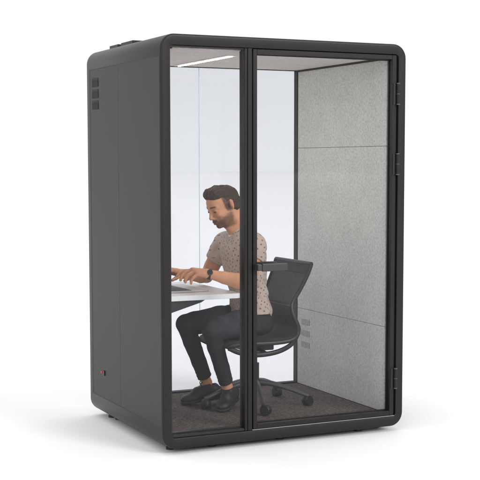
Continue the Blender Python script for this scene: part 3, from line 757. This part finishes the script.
def jean_tint(v):
    c = np.tile(np.array((.027, .027, .031)), (len(v), 1)); fr = v[:, 1] < .6
    wear_highlight = np.exp(-((v[:, 0] + .16) ** 2) / .03) * sstep(.50, .62, v[:, 2]) * (.6 + .4 * wob(v, 50, .7))  # thigh wear plus a highlight put into the tint, mostly on the near leg
    c = c * (1 + 1.1 * np.clip(wear_highlight, 0, 1) * np.where(fr, 1, .15))[:, None]
    return np.c_[c, np.ones(len(v))]
sdf_object('jeans', F, M['jeans'], man, jean_tint)
# shoes
def shoe(heel, toe, lift, ankle):
    heel = np.array(heel); toe = np.array(toe); f_ = toe - heel; Lg = np.linalg.norm(f_); f_ /= Lg
    w = np.cross((0, 0, 1), f_); w /= np.linalg.norm(w); u = np.cross(f_, w)
    Rs = np.stack((f_, w, u), 1)
    P_ = lambda a_, b_, c_: heel + f_ * a_ + w * b_ + u * c_
    F = Field(np.minimum(heel, toe) - .12, np.maximum(heel, toe) + (.12, .12, .16), .003)
    F.ell(P_(.045, 0, .040), (.052, .034, .046), .02, Rs); F.ell(P_(.12, .003, .034), (.075, .038, .038), .03, Rs); F.ell(P_(Lg - .058, .004, .024), (.060, .044, .030), .02, Rs)
    F.cap(P_(.055, 0, .05), P_(.14, .002, .062), .036, .026, .03)
    F.cap(P_(.048, 0, .06), ankle, .038, .041, .02)
    an = np.array(ankle); F.half(P_(.05, 0, .102), u + f_ * .12, k=.006)
    F.cap(P_(.055, 0, .060), P_(.055, 0, .14), .030, .034, .004, 'sub')
    F.half(P_(0, 0, .002), -u, k=.004)
    o = sdf_object('shoe', F, M['shoe'], man, None)
    F = Field(np.minimum(heel, toe) - .12, np.maximum(heel, toe) + (.12, .12, .16), .003)
    F.chain([P_(.040, 0, .006), P_(.12, .002, .006), P_(Lg - .055, .004, .006)], [.038, .037, .047], .02)
    F.ell(P_(Lg - .045, .004, .006), (.050, .043, .02), .01, Rs)
    F.half(P_(0, 0, .014), u, k=.003); F.half(P_(0, 0, -.004), -u, k=.003)
    sdf_object('sole', F, M['shoesole'], o, None)
    bm = bmesh.new()
    for i, a_ in enumerate((.095, .113, .131, .149)):
        tube(bm, [P_(a_, -.030, .056 - i * .005), P_(a_ + .004, 0, .080 - i * .010), P_(a_, .030, .056 - i * .005)], .0028, n=8, sub=5, up=tuple(u))
    if lift:
        for s in (-1, 1):
            tube(bm, [P_(.098, 0, .092), P_(.096, s * .020, .116), P_(.114, s * .034, .108), P_(.112, s * .016, .090), P_(.098, 0, .092)], .0028, n=8, sub=6, up=tuple(u))
    finish('lace', bm, M['lace'], o)
shoe((-.028, .640, .118), (-.208, .478, .076), 0, (-.108, .582, .19))
shoe((-.085, .722, .112), (-.318, .800, .076), 1, (-.172, .75, .19))
# watch on the left wrist
d = (np.array(LW) - np.array(LE)); d /= np.linalg.norm(d); c = np.array(LW) - d * .006; dv = Vector(d)
out = Vector((-.35, -.85, .42)); out = (out - dv * out.dot(dv)).normalized(); side = dv.cross(out)
bm = bmesh.new(); rg = []
for i in range(40):
    t = 2 * PI * i / 40; q = out * math.cos(t) * .0275 + side * math.sin(t) * .0285; nq = q.normalized()
    rg.append([bm.verts.new(Vector(c) + q + dv * a_ + nq * b_) for a_, b_ in ((-.010, 0), (-.010, .003), (.010, .003), (.010, 0))])
for i in range(40):
    A, B_ = rg[i], rg[(i + 1) % 40]
    for k in range(4): bm.faces.new((A[k], A[(k + 1) % 4], B_[(k + 1) % 4], B_[k]))
w = finish('watch', bm, M['strap'], man)
bm = bmesh.new(); cc = Vector(c) + out * .0285; cyl(bm, cc, cc + out * .0085, .0178, .0165, 32); finish('watch_case', bm, M['dark_metal'], w)
bm = bmesh.new(); cyl(bm, cc + out * .0085, cc + out * .0092, .0140, .0140, 32); finish('watch_dial', bm, M['shoe'], w)

# ------------------------------------------------------------------ light
world = bpy.data.worlds.new("World"); sc.world = world; world.use_nodes = True
nt = world.node_tree; bg = nt.nodes['Background']
tc = N(nt, 'ShaderNodeTexCoord'); nm = N(nt, 'ShaderNodeVectorMath', operation='NORMALIZE'); L(nt, tc.outputs['Generated'], nm.inputs[0])
dt = N(nt, 'ShaderNodeVectorMath', operation='DOT_PRODUCT'); L(nt, nm.outputs[0], dt.inputs[0]); dt.inputs[1].default_value = Vector((.42, -.86, .25)).normalized()
mr = N(nt, 'ShaderNodeMapRange', interpolation_type='SMOOTHSTEP'); mr.inputs['From Min'].default_value = .15; mr.inputs['From Max'].default_value = .95
mr.inputs['To Min'].default_value = 1.015; mr.inputs['To Max'].default_value = .38; L(nt, dt.outputs['Value'], mr.inputs['Value'])
sp = N(nt, 'ShaderNodeSeparateXYZ'); L(nt, nm.outputs[0], sp.inputs[0])
zr = N(nt, 'ShaderNodeMapRange', interpolation_type='SMOOTHSTEP'); zr.inputs['From Min'].default_value = .25; zr.inputs['From Max'].default_value = .75
zr.inputs['To Min'].default_value = 1; zr.inputs['To Max'].default_value = 1.42; L(nt, sp.outputs['Z'], zr.inputs['Value'])
hz = N(nt, 'ShaderNodeMapRange', interpolation_type='SMOOTHSTEP'); hz.inputs['From Min'].default_value = .0; hz.inputs['From Max'].default_value = .09
hz.inputs["To Min"].default_value = 1.058; hz.inputs['To Max'].default_value = 1.0; L(nt, sp.outputs['Z'], hz.inputs['Value'])
zh = N(nt, 'ShaderNodeMath', operation='MULTIPLY'); L(nt, zr.outputs['Result'], zh.inputs[0]); L(nt, hz.outputs['Result'], zh.inputs[1])
fz = N(nt, 'ShaderNodeMapRange', interpolation_type='SMOOTHSTEP'); fz.inputs['From Min'].default_value = -.005; fz.inputs['From Max'].default_value = .085; L(nt, sp.outputs['Z'], fz.inputs['Value'])
fm = N(nt, 'ShaderNodeMix', data_type='FLOAT'); L(nt, fz.outputs['Result'], fm.inputs['Factor']); fm.inputs['A'].default_value = 1.015; L(nt, mr.outputs['Result'], fm.inputs['B'])
zm_ = N(nt, 'ShaderNodeMath', operation='MULTIPLY'); L(nt, fm.outputs['Result'], zm_.inputs[0]); L(nt, zh.outputs[0], zm_.inputs[1])
bg.inputs['Color'].default_value = (.985, .99, 1.0, 1); L(nt, zm_.outputs[0], bg.inputs['Strength'])
def area(name, loc, target, size, power, col):
    l = bpy.data.lights.new(name, 'AREA'); l.shape = 'DISK'; l.size = size; l.energy = power; l.color = col
    o = bpy.data.objects.new(name, l); COL.objects.link(o); o.location = loc
    o.rotation_euler = (Vector(target) - Vector(loc)).to_track_quat('-Z', 'Y').to_euler(); return o
area('softbox_key', (81, -177, 99), (0, .6, .3), 90, 301000, (1, .985, .965))
area('softbox_fill', (-99, -126, 57), (0, .6, .8), 60, 50400, (1, .975, .95))

# ------------------------------------------------------------------ camera
p = [-3.1417, -6.1126, 1.5234, .44859, .087179, 1248.2745, 16.169, 32.826]
cam = bpy.data.cameras.new('camera'); co = bpy.data.objects.new('camera', cam); COL.objects.link(co); sc.camera = co
yw, pt = p[3], p[4]
Fv = Vector((math.sin(yw) * math.cos(pt), math.cos(yw) * math.cos(pt), -math.sin(pt))); Rv = Vector((math.cos(yw), -math.sin(yw), 0)); Uv = Rv.cross(Fv)
mw = Matrix((Rv, Uv, -Fv)).transposed().to_4x4(); mw.translation = Vector(p[:3]); co.matrix_world = mw
cam.sensor_width = 36; cam.lens = p[5] / 480 * 36; cam.shift_x = -p[6] / 480; cam.shift_y = p[7] / 480; cam.clip_start = .1; cam.clip_end = 500
sc.render.resolution_x = sc.render.resolution_y = 1024
sc.view_settings.view_transform = 'Standard'; sc.view_settings.look = 'None'; sc.view_settings.exposure = 0; sc.view_settings.gamma = 1
sc.cycles.max_bounces = 12; sc.cycles.transparent_max_bounces = 24; sc.cycles.glossy_bounces = 6; sc.cycles.diffuse_bounces = 6
sc.cycles.use_denoising = True
